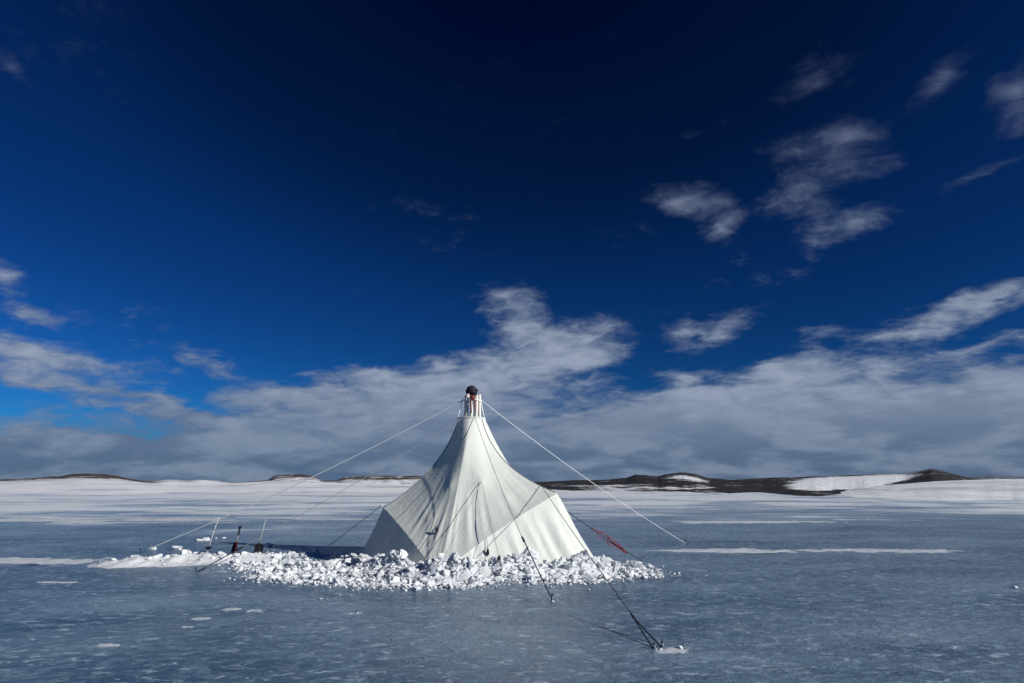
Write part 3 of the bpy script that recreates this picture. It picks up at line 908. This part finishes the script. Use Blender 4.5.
    lum = t.math('ADD', t.math('MULTIPLY', thick, 0.55), t.math('MULTIPLY', t.smooth(n_b, 0.30, 0.70), t.smooth(el, 0.02, 0.22, 0.16, 0.45)))
    cc = t.mix(lum, CLOUD_LO, CLOUD_HI)
    # grey undersides low over the horizon
    low = t.smooth(el, 0.17, 0.01)
    cc = t.mix(t.math('MULTIPLY', low, t.smooth(n_a, 0.62, 0.40, 0.45, 1.0)), cc, CLOUD_BASE)
    fade = t.smooth(el, 0.12, 0.55, 1.0, 0.34)
    cc = t.mix(1.0, cc, t.mix(fade, (0.0, 0.05, 0.22), (1, 1, 1)), 'MULTIPLY')
    fin = t.mix(t.math('MULTIPLY', alpha, t.smooth(el, 0.12, 0.5, 0.95, 0.72)), base, cc)
    t.l.new(fin, bg.inputs[0])
GAMMA = 1.5
TINT = (0.017, 0.092, 0.185)
DARK = [(0.35, 0.74), (0.65, 0.43)]
CLOUD_LO = (1.0, 1.5, 2.5); CLOUD_HI = (3.3, 3.85, 4.9); CLOUD_BASE = (0.82, 1.28, 2.15)
BLOBS = [  # px, py, half extents in px, rotation, weight
    (512, 500, 900, 62, 0, 1.5), (60, 455, 330, 46, 0, 1.1), (900, 447, 460, 80, 5, 2.8), (640, 445, 280, 64, 0, 1.5), (360, 440, 240, 50, 0, 1.0),
    (430, 392, 220, 38, 7, 1.25), (560, 352, 105, 36, 10, 1.15), (508, 308, 52, 46, -40, 1.15), (545, 330, 50, 28, -20, 0.6), (300, 392, 100, 22, 5, 0.8),
    (20, 352, 150, 26, -8, 1.2), (120, 402, 190, 13, -10, 0.95), (205, 362, 70, 14, -10, 0.7), (8, 268, 28, 16, 0, 0.8), (25, 305, 36, 13, -10, 0.6),
    (715, 328, 62, 34, 4, 1.15), (820, 340, 30, 14, 0, 0.7), (682, 204, 56, 20, -6, 1.1), (728, 234, 38, 28, -48, 0.9), (700, 140, 30, 10, 0, 0.3),
    (832, 148, 82, 26, 6, 1.1), (805, 190, 66, 20, 14, 0.95), (848, 212, 56, 26, 0, 1.1), (812, 240, 30, 24, 0, 0.75), (940, 78, 62, 18, 28, 0.95), (1022, 74, 40, 26, 30, 0.85), (968, 172, 56, 12, 14, 0.85), (880, 165, 60, 12, 8, 0.5),
    (985, 302, 120, 17, 13, 1.25), (920, 338, 80, 12, 6, 0.3), (890, 362, 130, 17, 7, 0.50), (1005, 340, 60, 9, 8, 0.5), (780, 372, 70, 24, 0, 0.9), (690, 392, 120, 24, 0, 0.8), (830, 40, 120, 60, 0, 0.10), (12, 60, 26, 10, -25, 0.5), (800, 270, 60, 16, 12, 0.35),
    (640, 285, 40, 12, 0, 0.3), (810, 100, 60, 24, 20, 0.45), (1000, 125, 60, 16, 20, 0.4),
]
world()

sc.view_settings.view_transform = 'Standard'
sc.view_settings.look = 'None'
sc.view_settings.exposure = 0.12
sc.view_settings.gamma = 1.0
sc.view_settings.use_curve_mapping = False
sc.cycles.max_bounces = 8
